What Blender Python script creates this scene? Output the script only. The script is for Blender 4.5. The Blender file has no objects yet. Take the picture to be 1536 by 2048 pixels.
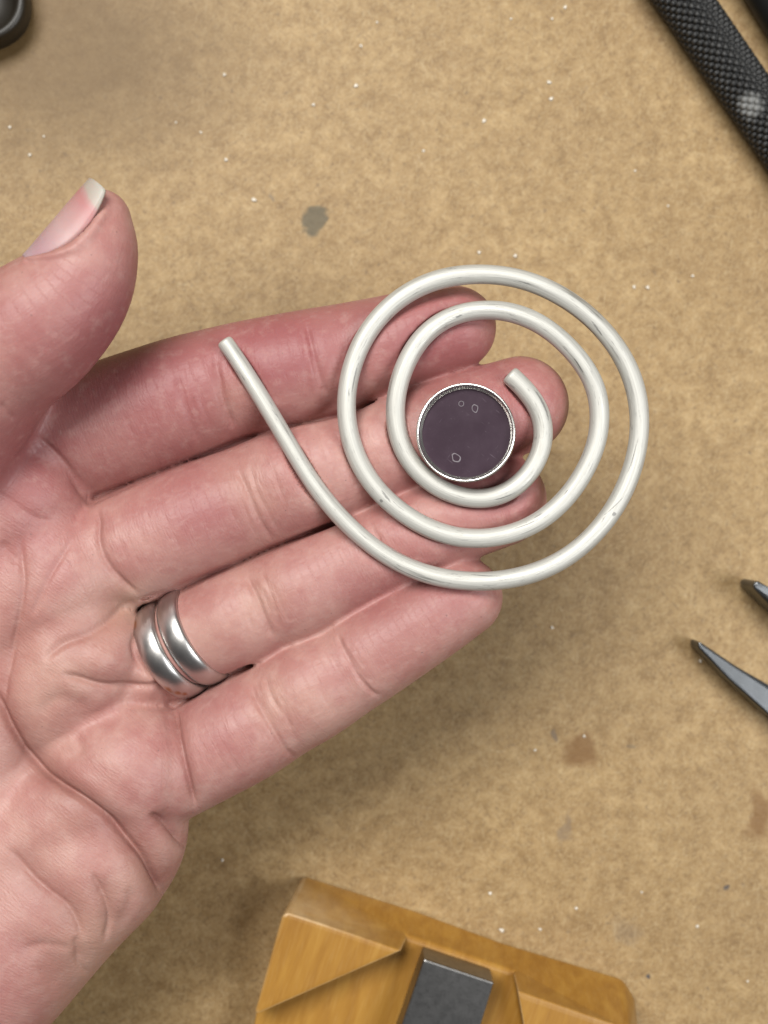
import bpy, bmesh, math, random
import numpy as np
from mathutils import Vector, Matrix
from mathutils.bvhtree import BVHTree

# ------------------------------------------------------------------ units
# design unit u = 1/12 mm.  The hand's palm side is at z = 0 u, the bench top at z = -600 u (50 mm lower).
MM = 12.0
S = 1.0 / (MM * 1000.0)          # u -> metres
HB = 600.0                       # bench below the hand, in u
CAM = 2600.0                     # camera above the hand plane, in u
sc = bpy.context.scene
COL = sc.collection
rnd = random.Random(4)
nrng = np.random.default_rng(7)


def U(px, py, z=0.0):
    """point seen at photo position (px, py) at height z -> design units"""
    k = (CAM - z) / CAM
    return np.array([(px - 768.0) * k, (1024.0 - py) * k, z])


def W(p):
    """design units -> metres"""
    return ((p[0]) * S, (p[1]) * S, (p[2] + HB) * S)


# ------------------------------------------------------------------ camera
cam_d = bpy.data.cameras.new('camera')
cam = bpy.data.objects.new('camera', cam_d)
COL.objects.link(cam)
cam.location = (0, 0, (CAM + HB) * S)
cam.rotation_euler = (0, 0, 0)
cam_d.sensor_fit = 'HORIZONTAL'
cam_d.sensor_width = 36.0
cam_d.lens = 36.0 * CAM / 1536.0
cam_d.clip_start = 0.005
cam_d.clip_end = 20.0
cam_d.dof.use_dof = True
cam_d.dof.focus_distance = (CAM - 10) * S
cam_d.dof.aperture_fstop = 23.0
sc.camera = cam

# ------------------------------------------------------------------ world and lamps (indoors: a big window past the far edge of the bench)
world = bpy.data.worlds.new('World')
sc.world = world
world.use_nodes = True
bg = world.node_tree.nodes['Background']
bg.inputs[0].default_value = (0.93, 0.96, 1.0, 1)
bg.inputs[1].default_value = 0.045


def area(name, loc, target, sx, sy, power, col):
    ld = bpy.data.lights.new(name, 'AREA')
    ld.shape = 'RECTANGLE'
    ld.size = sx
    ld.size_y = sy
    ld.energy = power
    ld.color = col
    o = bpy.data.objects.new(name, ld)
    COL.objects.link(o)
    o.location = loc
    d = Vector(target) - Vector(loc)
    o.rotation_euler = d.to_track_quat('-Z', 'Y').to_euler()
    return o


area('window_light', (-0.20, 0.40, 0.80), (0, 0, 0.03), 0.54, 0.36, 10.4, (1.0, 0.985, 0.95))
area('side_window', (0.46, -0.10, 0.66), (0.03, -0.04, 0.03), 0.34, 0.34, 4.2, (0.97, 0.99, 1.0))

sc.view_settings.view_transform = 'Standard'
sc.view_settings.look = 'None'
sc.view_settings.exposure = 0.0
sc.view_settings.gamma = 1.0
sc.cycles.max_bounces = 8


# ------------------------------------------------------------------ node helpers
def new_mat(name):
    m = bpy.data.materials.new(name)
    m.use_nodes = True
    nt = m.node_tree
    return m, nt, nt.nodes['Principled BSDF']


def N(nt, kind, **kw):
    n = nt.nodes.new(kind)
    for k, v in kw.items():
        if k in n.inputs.keys():
            n.inputs[k].default_value = v
        else:
            setattr(n, k, v)
    return n


def L(nt, a, b):
    nt.links.new(a, b)


def ramp(nt, fac, stops):
    r = nt.nodes.new('ShaderNodeValToRGB')
    e = r.color_ramp.elements
    while len(e) < len(stops):
        e.new(0.5)
    for i, (p, c) in enumerate(stops):
        e[i].position = p
        e[i].color = (*c, 1) if len(c) == 3 else c
    L(nt, fac, r.inputs[0])
    return r.outputs[0]


def mixc(nt, fac, a, b, mode='MIX'):
    m = nt.nodes.new('ShaderNodeMix')
    m.data_type = 'RGBA'
    m.blend_type = mode
    for sock, v in ((m.inputs[0], fac), (m.inputs[6], a), (m.inputs[7], b)):
        if hasattr(v, 'is_output'):
            L(nt, v, sock)
        elif isinstance(v, (int, float)):
            sock.default_value = v
        else:
            sock.default_value = (*v, 1)
    return m.outputs[2]


def math_(nt, op, a, b=None, clamp=False):
    m = nt.nodes.new('ShaderNodeMath')
    m.operation = op
    m.use_clamp = clamp
    for sock, v in ((m.inputs[0], a), (m.inputs[1], b)):
        if v is None:
            continue
        if hasattr(v, 'is_output'):
            L(nt, v, sock)
        else:
            sock.default_value = v
    return m.outputs[0]


def noise(nt, vec, scale, detail=3.0, rough=0.55, dist=0.0):
    n = nt.nodes.new('ShaderNodeTexNoise')
    n.inputs['Scale'].default_value = scale
    n.inputs['Detail'].default_value = detail
    n.inputs['Roughness'].default_value = rough
    n.inputs['Distortion'].default_value = dist
    if vec is not None:
        L(nt, vec, n.inputs['Vector'])
    return n.outputs['Fac']


def mapping(nt, vec, scale=(1, 1, 1), rot=(0, 0, 0), loc=(0, 0, 0)):
    if any(rot):
        r = nt.nodes.new('ShaderNodeMapping')
        r.inputs['Rotation'].default_value = rot
        L(nt, vec, r.inputs['Vector'])
        vec = r.outputs[0]
    n = nt.nodes.new('ShaderNodeMapping')
    n.inputs['Scale'].default_value = scale
    n.inputs['Location'].default_value = loc
    L(nt, vec, n.inputs['Vector'])
    return n.outputs[0]


def objco(nt):
    return nt.nodes.new('ShaderNodeTexCoord').outputs['Object']


def bump(nt, h, strength, dist, prev=None):
    b = nt.nodes.new('ShaderNodeBump')
    b.inputs['Strength'].default_value = strength
    b.inputs['Distance'].default_value = dist
    L(nt, h, b.inputs['Height'])
    if prev is not None:
        L(nt, prev, b.inputs['Normal'])
    return b.outputs[0]


# ------------------------------------------------------------------ mesh helpers
def mesh_obj(name, verts_m, faces, mat, parent=None, smooth=True):
    me = bpy.data.meshes.new(name)
    me.from_pydata([tuple(v) for v in verts_m], [], [tuple(f) for f in faces])
    me.update()
    if smooth:
        me.polygons.foreach_set('use_smooth', [True] * len(me.polygons))
    if mat:
        me.materials.append(mat)
    o = bpy.data.objects.new(name, me)
    COL.objects.link(o)
    if parent is not None:
        o.parent = parent
    return o


def fix_normals(o):
    bm = bmesh.new()
    bm.from_mesh(o.data)
    bmesh.ops.recalc_face_normals(bm, faces=bm.faces)
    bm.to_mesh(o.data)
    bm.free()


def bevel(o, w, seg=2, angle=25):
    md = o.modifiers.new('bevel', 'BEVEL')
    md.width = w
    md.segments = seg
    md.limit_method = 'ANGLE'
    md.angle_limit = math.radians(angle)
    md.harden_normals = False


def empty(name, loc):
    o = bpy.data.objects.new(name, None)
    o.empty_display_size = 0.01
    COL.objects.link(o)
    o.location = loc
    return o


def tag(o, label=None, cat=None, group=None, kind=None):
    if label:
        o['label'] = label
    if cat:
        o['category'] = cat
    if group:
        o['group'] = group
    if kind:
        o['kind'] = kind


def sub_origin(verts, origin):
    return [(v[0] - origin[0], v[1] - origin[1], v[2] - origin[2]) for v in verts]


def catmull(P, n):
    """resample control rows P (k x d) with a Catmull-Rom spline, n points per span"""
    P = np.asarray(P, float)
    Q = np.vstack([2 * P[0] - P[1], P, 2 * P[-1] - P[-2]])
    out = []
    for i in range(1, len(Q) - 2):
        p0, p1, p2, p3 = Q[i - 1], Q[i], Q[i + 1], Q[i + 2]
        for j in range(n):
            t = j / n
            out.append(0.5 * (2 * p1 + (p2 - p0) * t + (2 * p0 - 5 * p1 + 4 * p2 - p3) * t * t + (3 * p1 - p0 - 3 * p2 + p3) * t ** 3))
    out.append(P[-1])
    return np.array(out)


# ------------------------------------------------------------------ bench top (hardboard)
def board_material():
    m, nt, bs = new_mat('hardboard')
    co = objco(nt)
    big = noise(nt, co, 30, 5, 0.62)
    mid = noise(nt, co, 230, 9, 0.78, 0.15)
    col = ramp(nt, mid, [(0.30, (0.194, 0.111, 0.040)), (0.44, (0.288, 0.182, 0.075)), (0.54, (0.356, 0.234, 0.103)), (0.65, (0.445, 0.308, 0.148))])
    col = mixc(nt, math_(nt, 'MULTIPLY', ramp(nt, big, [(0.40, (0, 0, 0)), (0.66, (1, 1, 1))]), 0.36), col, (0.205, 0.120, 0.048))
    # pale and dark fibres lying in several directions
    for k, (ang, sc_, lo, hi, c, amt) in enumerate([
            (0.2, (2600, 620, 300), 0.52, 0.70, (0.43, 0.315, 0.165), 0.50),
            (1.3, (2500, 560, 300), 0.52, 0.70, (0.42, 0.305, 0.16), 0.45),
            (2.3, (2300, 600, 300), 0.54, 0.72, (0.15, 0.085, 0.036), 0.45),
            (0.8, (2100, 560, 300), 0.54, 0.74, (0.14, 0.080, 0.035), 0.40)]):
        f = noise(nt, mapping(nt, co, sc_, (0, 0, ang), (k * 3.1, k, 0)), 1.0, 2, 0.5, 0.5)
        col = mixc(nt, math_(nt, 'MULTIPLY', ramp(nt, f, [(lo, (0, 0, 0)), (hi, (1, 1, 1))]), amt), col, c)
    for k, (ang, c, amt) in enumerate([(0.15, (0.50, 0.38, 0.21), 0.26), (1.75, (0.50, 0.38, 0.21), 0.24), (2.6, (0.50, 0.38, 0.22), 0.22), (1.1, (0.14, 0.09, 0.045), 0.3)]):
        f = noise(nt, mapping(nt, co, (1500, 190, 100), (0, 0, ang), (k * 7.3 + 2, k * 1.7, 0)), 1.0, 1, 0.4, 0.25)
        col = mixc(nt, math_(nt, 'MULTIPLY', ramp(nt, f, [(0.69, (0, 0, 0)), (0.76, (1, 1, 1))]), amt), col, c)
    # dark specks
    sp = noise(nt, co, 620, 2, 0.5)
    col = mixc(nt, math_(nt, 'MULTIPLY', ramp(nt, sp, [(0.66, (0, 0, 0)), (0.76, (1, 1, 1))]), 0.5), col, (0.115, 0.075, 0.045))
    # a few stains with a shape of their own, plus a painted corner shade
    wob = mixc(nt, 0.009, co, nt.nodes.new('ShaderNodeTexNoise').outputs['Color'], 'ADD')
    wn = [n for n in nt.nodes if n.type == 'TEX_NOISE'][-1]
    L(nt, co, wn.inputs['Vector'])
    wn.inputs['Scale'].default_value = 170
    wn.inputs['Detail'].default_value = 3
    for (px, py, rx, ry, c, amt, soft) in [
            (630, 443, 23, 27, (0.075, 0.066, 0.040), 0.80, 0.35), (1160, 1500, 34, 28, (0.17, 0.080, 0.022), 0.75, 0.6),
            (1520, 1632, 30, 52, (0.17, 0.08, 0.022), 0.7, 0.6), (1112, 1464, 9, 12, (0.10, 0.08, 0.07), 0.6, 0.5),
            (1130, 1655, 8, 36, (0.16, 0.12, 0.09), 0.45, 0.8), (1452, 1785, 12, 6, (0.05, 0.05, 0.06), 0.8, 0.5),
            (1293, 1965, 7, 7, (0.05, 0.05, 0.06), 0.85, 0.5), (545, 405, 8, 12, (0.12, 0.10, 0.08), 0.5, 0.7),
            (1262, 1486, 9, 12, (0.12, 0.09, 0.06), 0.5, 0.7), (1250, 1855, 30, 24, (0.19, 0.15, 0.11), 0.3, 0.9),
            (120, 100, 330, 240, (0.12, 0.068, 0.022), 0.75, 1.0), (180, 800, 60, 60, (0.30, 0.20, 0.07), 0.3, 1.0)]:  # the big corner patch mixes dirt with painted shade
        c0 = U(px, py, -HB)
        k = (CAM + HB) / CAM
        d = nt.nodes.new('ShaderNodeVectorMath')
        d.operation = 'SUBTRACT'
        L(nt, wob, d.inputs[0])
        d.inputs[1].default_value = (c0[0] * S + 0.0045, c0[1] * S + 0.0045, 0)
        d2 = nt.nodes.new('ShaderNodeVectorMath')
        d2.operation = 'MULTIPLY'
        L(nt, d.outputs[0], d2.inputs[0])
        d2.inputs[1].default_value = (1 / (rx * k * S), 1 / (ry * k * S), 0)
        ln = nt.nodes.new('ShaderNodeVectorMath')
        ln.operation = 'LENGTH'
        L(nt, d2.outputs[0], ln.inputs[0])
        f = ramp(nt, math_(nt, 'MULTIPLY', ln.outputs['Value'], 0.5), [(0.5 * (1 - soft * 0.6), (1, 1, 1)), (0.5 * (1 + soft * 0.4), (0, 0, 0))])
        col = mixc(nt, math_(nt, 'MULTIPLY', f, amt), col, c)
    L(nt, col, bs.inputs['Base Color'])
    bs.inputs['Roughness'].default_value = 0.52
    bs.inputs['Specular IOR Level'].default_value = 0.35
    h = noise(nt, co, 900, 3, 0.6)
    L(nt, bump(nt, h, 0.25, 0.0004, bump(nt, mid, 0.15, 0.0008)), bs.inputs['Normal'])
    return m


board = board_material()
hx = 0.55
v = [(-hx, -hx, -0.018), (hx, -hx, -0.018), (hx, hx, -0.018), (-hx, hx, -0.018), (-hx, -hx, 0), (hx, -hx, 0), (hx, hx, 0), (-hx, hx, 0)]
f = [(0, 3, 2, 1), (4, 5, 6, 7), (0, 1, 5, 4), (1, 2, 6, 5), (2, 3, 7, 6), (3, 0, 4, 7)]
bench = mesh_obj('bench_top', v, f, board, smooth=False)
tag(bench, 'brown hardboard bench top with stains, fibres and specks', None, None, 'structure')

# ------------------------------------------------------------------ the hand: signed distance field -> surface nets
H = 6.0
LO = np.array([-1040.0, -1240.0, -570.0])
HI = np.array([470.0, 720.0, 330.0])
NX, NY, NZ = [int(math.ceil((HI[i] - LO[i]) / H)) + 1 for i in range(3)]
GX = (LO[0] + H * np.arange(NX)).astype(np.float32)
GY = (LO[1] + H * np.arange(NY)).astype(np.float32)
GZ = (LO[2] + H * np.arange(NZ)).astype(np.float32)


def rows(chain, flat=1.0):
    """chain of (px, py, z_top_or_centre, r_px, mode) -> rows x y z r in u"""
    out = []
    for c in chain:
        px, py, z, r = c
        p = U(px, py, z)
        out.append([p[0], p[1], p[2], r * (CAM - z) / CAM])
    return np.array(out)


def box_of(lo, hi):
    i0 = [max(0, int((lo[k] - LO[k]) / H)) for k in range(3)]
    n = (NX, NY, NZ)
    i1 = [min(n[k], int((hi[k] - LO[k]) / H) + 2) for k in range(3)]
    return tuple(slice(i0[k], max(i0[k], i1[k])) for k in range(3))


def smin(a, b, k):
    h = np.clip(0.5 + 0.5 * (b - a) / k, 0, 1)
    return b + (a - b) * h - k * h * (1 - h)


def add_chain(F, pts, zs=1.0, k=0.0, pad=90.0):
    """union the swept chain pts (x y z r) into F; zs > 1 flattens in z"""
    for i in range(len(pts) - 1):
        a, b = pts[i], pts[i + 1]
        R = max(a[3], b[3]) + pad
        sl = box_of(np.minimum(a[:3], b[:3]) - R, np.maximum(a[:3], b[:3]) + R)
        if any(s.stop <= s.start for s in sl):
            continue
        x = GX[sl[0]][:, None, None] - np.float32(a[0])
        y = GY[sl[1]][None, :, None] - np.float32(a[1])
        z = (GZ[sl[2]][None, None, :] - np.float32(a[2])) * np.float32(zs)
        d = (b[:3] - a[:3]).astype(np.float32) * np.array([1, 1, zs], np.float32)
        L2 = float(d @ d) + 1e-6
        t = np.clip((x * d[0] + y * d[1] + z * d[2]) / np.float32(L2), 0, 1)
        q = np.sqrt((x - t * d[0]) ** 2 + (y - t * d[1]) ** 2 + (z - t * d[2]) ** 2) - (a[3] + t * (b[3] - a[3])).astype(np.float32)
        if k > 0:
            F[sl] = smin(F[sl], q, np.float32(k))
        else:
            F[sl] = np.minimum(F[sl], q)


def finger(chain, dz):
    """chain (px, py, r, dz_extra): the palm side lies at z = dz"""
    out = []
    for (px, py, r, e) in chain:
        out.append((px, py, -0.93 * r + dz + e, r))
    return catmull(rows(out), 5)


FING = {
    'index': finger([(60, 905, 116, -4), (150, 872, 124, 0), (330, 806, 122, 4), (462, 763, 113, -4), (545, 745, 112, 6), (628, 726, 108, 2), (690, 711, 103, -4), (755, 697, 101, 4), (840, 672, 92, 6), (908, 656, 84, 2)], -6),
    'middle': finger([(130, 1150, 112, -6), (240, 1105, 116, -2), (370, 1050, 116, 4), (500, 997, 109, -4), (600, 956, 110, 6), (690, 929, 103, -2), (735, 913, 101, -4), (835, 873, 97, 6), (940, 840, 98, 8), (1040, 810, 97, 2)], 0),
    'ring': finger([(190, 1372, 100, -40), (280, 1332, 96, -34), (365, 1286, 93, -26), (440, 1252, 98, -8), (480, 1232, 101, -2), (535, 1205, 97, -5), (593, 1180, 98, 6), (670, 1143, 93, 0), (735, 1112, 90, -3), (875, 1050, 90, 5), (1000, 1000, 93, 0)], -6),
    'little': finger([(330, 1545, 104, -6), (420, 1497, 105, 0), (490, 1458, 107, 5), (556, 1417, 104, -4), (620, 1380, 103, 5), (690, 1340, 96, -4), (740, 1308, 95, 3), (817, 1262, 89, 6), (870, 1228, 86, 5), (925, 1194, 80, 0)], -8),
}
THUMB = catmull(rows([(200, 441, 150, 62), (186, 508, 152, 89), (148, 585, 146, 111), (72, 655, 130, 134), (-20, 725, 100, 145), (-110, 840, 60, 158), (-190, 1000, 0, 170), (-230, 1200, -40, 180)]), 5)

SH = (NX, NY, NZ)
F = np.full(SH, 400.0, np.float32)
# palm: metacarpals, heads, thenar and hypothenar mounds, wrist and forearm
palm = [
    ([(62, 985, -92, 116), (-60, 1090, -112, 130), (-300, 1420, -140, 140)], 1.0),
    ([(152, 1146, -88, 108), (0, 1240, -118, 125), (-300, 1560, -150, 140)], 1.0),
    ([(200, 1302, -88, 98), (80, 1385, -116, 118), (-280, 1700, -150, 140)], 1.0),
    ([(288, 1522, -90, 106), (190, 1590, -112, 122), (-150, 1850, -140, 150)], 1.0),
    ([(262, 1652, -122, 98), (212, 1700, -122, 116), (168, 1742, -115, 122), (62, 1836, -112, 142), (-60, 1955, -115, 160), (-280, 2180, -140, 170)], 1.0),
    ([(-180, 1130, -60, 165), (-220, 1350, -40, 185), (-260, 1650, -60, 200), (-330, 1950, -110, 190)], 1.0),
    ([(-260, 2000, -130, 190), (-420, 2200, -150, 200), (-640, 2460, -160, 210)], 1.0),
    ([(130, 1680, -220, 115), (30, 1830, -290, 155), (-130, 2020, -340, 190), (-300, 2250, -370, 210)], 1.0),  # unseen bulk added below the heel to darken the bench
    ([(-60, 1500, -150, 150), (-150, 1750, -150, 170), (-320, 2050, -150, 200)], 1.0),
]
P_ = np.full(SH, 400.0, np.float32)
for ch, zs in palm:
    add_chain(P_, catmull(rows(ch), 4), zs, 55.0)
Fg = np.full(SH, 400.0, np.float32)
for nm, ch in FING.items():
    one = np.full(SH, 400.0, np.float32)
    add_chain(one, ch, 1.0, 0.0)
    Fg = smin(Fg, one, np.float32(14.0))
del one
# flesh pressed together between neighbouring fingers, deep in the crevice
for ch in ([(190, 1003, -140, 30), (330, 937, -150, 34), (435, 895, -152, 34), (560, 857, -152, 34), (690, 826, -152, 34), (800, 792, -148, 30), (870, 765, -140, 22)],
           [(285, 1196, -140, 30), (400, 1160, -152, 34), (545, 1096, -152, 34), (695, 1036, -152, 34), (800, 998, -148, 30)],
           [(345, 1415, -140, 30), (455, 1352, -152, 34), (600, 1284, -152, 34), (750, 1200, -146, 30)]):
    add_chain(Fg, catmull(rows(ch), 3), 1.0, 4.0)
# narrow dark slots where neighbouring fingers press together
Sl = np.full(SH, 400.0, np.float32)
for ln in ([(186, 1006, 3, -70), (250, 972, 5.5, -60), (330, 936, 6.0, -62), (435, 895, 6.0, -62), (560, 855, 6.0, -63), (690, 827, 6.0, -74), (790, 794, 5.0, -110)],
           [(283, 1197, 3, -70), (340, 1183, 5.5, -60), (400, 1158, 6.0, -62), (470, 1128, 6.0, -62), (545, 1096, 6.0, -63), (640, 1058, 6.0, -74), (740, 1022, 5.0, -110)],
           [(343, 1416, 3, -70), (400, 1383, 5.5, -60), (440, 1362, 5.5, -68), (490, 1336, 5.0, -86), (530, 1314, 4.5, -115)]):
    add_chain(Sl, catmull(rows([(x, y, z, r) for x, y, r, z in ln]), 3), 0.24, 0.0)
Fg = -smin(-Fg, Sl, np.float32(8.0))
del Sl
F = smin(P_, Fg, np.float32(9.0))
del P_, Fg
Th = np.full(SH, 400.0, np.float32)
add_chain(Th, THUMB, 1.0, 0.0)
F = smin(F, Th, np.float32(38.0))
del Th


def surface_nets(F):
    ins = F < 0
    A = np.zeros((NX - 1, NY - 1, NZ - 1), np.uint8)
    for dx in (0, 1):
        for dy in (0, 1):
            for dz in (0, 1):
                A += ins[dx:NX - 1 + dx, dy:NY - 1 + dy, dz:NZ - 1 + dz]
    act = (A > 0) & (A < 8)
    idx = np.argwhere(act)
    vid = np.full(act.shape, -1, np.int32)
    vid[act] = np.arange(len(idx))
    corners = [(a, b, c) for a in (0, 1) for b in (0, 1) for c in (0, 1)]
    val = {c: F[idx[:, 0] + c[0], idx[:, 1] + c[1], idx[:, 2] + c[2]] for c in corners}
    acc = np.zeros((len(idx), 3))
    cnt = np.zeros(len(idx))
    for c in corners:
        for ax in range(3):
            if c[ax] == 0:
                e = list(c)
                e[ax] = 1
                a, b = val[c], val[tuple(e)]
                m = (a < 0) != (b < 0)
                t = np.where(m, a / np.where(m, a - b, 1), 0)
                p = np.tile(np.array(c, float), (len(idx), 1))
                p[:, ax] += t
                acc[m] += p[m]
                cnt[m] += 1
    V = LO + H * (idx + acc / cnt[:, None])
    quads = []
    for ax in range(3):
        n = [NX, NY, NZ]
        u, w = (ax + 1) % 3, (ax + 2) % 3
        s0 = [slice(None)] * 3
        s1 = [slice(None)] * 3
        s0[ax] = slice(0, n[ax] - 1)
        s1[ax] = slice(1, n[ax])
        for s in (s0, s1):
            s[u] = slice(1, n[u] - 1)
            s[w] = slice(1, n[w] - 1)
        a, b = ins[tuple(s0)], ins[tuple(s1)]
        for flip, m in ((False, a & ~b), (True, ~a & b)):
            q = np.argwhere(m)
            q[:, u] += 1
            q[:, w] += 1
            if len(q) == 0:
                continue
            def cell(du, dw):
                r = q.copy()
                r[:, u] -= du
                r[:, w] -= dw
                return vid[r[:, 0], r[:, 1], r[:, 2]]
            c = [cell(1, 1), cell(0, 1), cell(0, 0), cell(1, 0)]
            if flip:
                c = c[::-1]
            quads.append(np.stack(c, 1))
    Q = np.concatenate(quads)
    Q = Q[(Q >= 0).all(1)]
    return V, Q


HV, HQ = surface_nets(F)


def quad_edges(Q):
    e = np.concatenate([Q[:, [0, 1]], Q[:, [1, 2]], Q[:, [2, 3]], Q[:, [3, 0]]])
    e.sort(axis=1)
    k = e[:, 0].astype(np.int64) * (int(Q.max()) + 1) + e[:, 1]
    _, i = np.unique(k, return_index=True)
    return e[i]


def laplace(V, E, lam):
    n = len(V)
    deg = np.bincount(E.ravel(), minlength=n).astype(float)
    out = np.empty_like(V)
    for c in range(3):
        s = np.bincount(E[:, 0], V[E[:, 1], c], n) + np.bincount(E[:, 1], V[E[:, 0], c], n)
        out[:, c] = V[:, c] + lam * (s / np.maximum(deg, 1) - V[:, c])
    return out


HE = quad_edges(HQ)
for it in range(5):
    HV = laplace(HV, HE, 0.55)
    HV = laplace(HV, HE, -0.57)


def from_arrays(name, V, Q):
    me = bpy.data.meshes.new(name)
    me.vertices.add(len(V))
    me.vertices.foreach_set('co', V.astype(np.float32).ravel())
    k = Q.shape[1]
    me.loops.add(Q.size)
    me.loops.foreach_set('vertex_index', Q.astype(np.int32).ravel())
    me.polygons.add(len(Q))
    me.polygons.foreach_set('loop_start', np.arange(0, Q.size, k, dtype=np.int32))
    me.polygons.foreach_set('use_smooth', np.ones(len(Q), bool))
    me.update(calc_edges=True)
    me.validate()
    return me


# one Catmull-Clark level, baked, so that creases have vertices to live on
tmp_me = from_arrays('tmp', HV, HQ)
tmp = bpy.data.objects.new('tmp', tmp_me)
COL.objects.link(tmp)
md = tmp.modifiers.new('s', 'SUBSURF')
md.levels = 1
md.render_levels = 1
dg = bpy.context.evaluated_depsgraph_get()
me2 = bpy.data.meshes.new_from_object(tmp.evaluated_get(dg))
bpy.data.objects.remove(tmp)
nv = len(me2.vertices)
V = np.empty(nv * 3, np.float32)
me2.vertices.foreach_get('co', V)
V = V.reshape(-1, 3).astype(float)
nq = len(me2.polygons)
Q = np.empty(nq * 4, np.int32)
me2.loops.foreach_get('vertex_index', Q)
Q = Q.reshape(-1, 4)
bpy.data.meshes.remove(me2)


def vnormals(V, Q):
    d1 = V[Q[:, 2]] - V[Q[:, 0]]
    d2 = V[Q[:, 3]] - V[Q[:, 1]]
    n = np.cross(d1, d2)
    out = np.zeros_like(V)
    for c in range(3):
        out[:, c] = sum(np.bincount(Q[:, j], n[:, c], len(V)) for j in range(4))
    return out / np.maximum(np.linalg.norm(out, axis=1, keepdims=True), 1e-9)


NRM = vnormals(V, Q)
if (NRM[:, 2] * (V[:, 2] > -60)).sum() < 0:
    Q = Q[:, ::-1].copy()
    NRM = -NRM

# pixel frame of each vertex (only used to lay the creases traced from the photo on the skin)
kk = CAM / (CAM - V[:, 2])
PX = 768 + V[:, 0] * kk
PY = 1024 - V[:, 1] * kk
UPF = np.clip((NRM[:, 2] + 0.15) / 0.5, 0, 1)        # creases are on the palm side
# thumb vertices: keep palm creases off the thumb
thumb_mask = np.zeros(nv, bool)
tb = THUMB[:26]
dmin = np.full(nv, 1e9)
for i in range(len(tb) - 1):
    a, b = tb[i, :3], tb[i + 1, :3]
    d = b - a
    t = np.clip(((V - a) @ d) / (d @ d), 0, 1)
    q = np.linalg.norm(V - a - t[:, None] * d, axis=1) - (tb[i, 3] + t * (tb[i + 1, 3] - tb[i, 3]))
    dmin = np.minimum(dmin, q)
thumb_w = np.clip(1 - (dmin - 2) / 25.0, 0, 1)

DISP = np.zeros(nv)
CREASE = np.zeros(nv)
JS = 1.0


def crease(pts, w, depth, bulge=0.5, thumb=False, taper=True, bw=2.4):
    """a skin fold along a traced polyline: groove of width w and depth, flesh swelling on either side"""
    global DISP, CREASE
    P = catmull(np.array(pts, float), 5)
    w = max(w, 4.2)
    bulge = bulge * 0.16
    depth = depth * JS
    if 0 < depth < 4 and w < 6:
        depth = depth * 0.6
    bw = 3.6
    R = w * bw * 2.2 + 4
    lo, hi = P.min(0) - R, P.max(0) + R
    sel = np.where((PX > lo[0]) & (PX < hi[0]) & (PY > lo[1]) & (PY < hi[1]))[0]
    if len(sel) == 0:
        return
    x, y = PX[sel], PY[sel]
    best = np.full(len(sel), 1e9)
    arc = np.zeros(len(sel))
    seg = np.linalg.norm(np.diff(P, axis=0), axis=1)
    cum = np.concatenate([[0], np.cumsum(seg)])
    for i in range(len(P) - 1):
        d = P[i + 1] - P[i]
        l2 = d @ d + 1e-9
        t = np.clip(((x - P[i, 0]) * d[0] + (y - P[i, 1]) * d[1]) / l2, 0, 1)
        q = np.hypot(x - P[i, 0] - t * d[0], y - P[i, 1] - t * d[1])
        m = q < best
        best[m] = q[m]
        arc[m] = (cum[i] + t[m] * seg[i]) / cum[-1]
    tp = np.clip(np.minimum(arc, 1 - arc) / min(0.5, max(0.16, 2.4 * w / cum[-1])), 0, 1) if taper else np.ones(len(sel))
    tp = tp * tp * (3 - 2 * tp)
    wt = UPF[sel] * (thumb_w[sel] if thumb else 1 - thumb_w[sel])
    g = np.exp(-(best / w) ** 2)
    DISP[sel] += wt * tp * depth * (-g + bulge * np.exp(-((best - bw * w) / (bw * w * 0.75)) ** 2))
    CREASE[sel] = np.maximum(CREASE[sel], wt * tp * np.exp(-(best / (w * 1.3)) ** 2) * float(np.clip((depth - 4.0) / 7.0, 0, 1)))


def cross_lines(p0, p1, n, spread, w, depth, length_jit=0.25, along=(1, 0)):
    """n short irregular wrinkles roughly parallel to p0-p1, spread over a distance along the finger"""
    p0, p1 = np.array(p0, float), np.array(p1, float)
    d = p1 - p0
    a = np.array(along, float)
    a = a / np.linalg.norm(a)
    for i in range(n):
        o = (i / max(1, n - 1) - 0.5) * spread + rnd.uniform(-4, 4)
        t0, t1 = rnd.uniform(0, length_jit * 1.6), 1 - rnd.uniform(0, length_jit * 1.6)
        A, B = p0 + d * t0 + a * o, p0 + d * t1 + a * (o + rnd.uniform(-9, 9))
        M = (A + B) / 2 + a * rnd.uniform(-7, 7)
        crease([A, A * .6 + M * .4 + a * rnd.uniform(-3, 3), M, B * .6 + M * .4 + a * rnd.uniform(-3, 3), B], w * rnd.uniform(.8, 1.2), depth * rnd.uniform(.6, 1.2), 0.35)


# --- deep folds of the palm: a broad valley with a narrow groove at its bottom
def fold(pts, w, depth, broad=3.6, bd=0.8):
    crease(pts, w * broad, depth * bd, 0.0)
    crease(pts, w, depth, 0.4)


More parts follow.
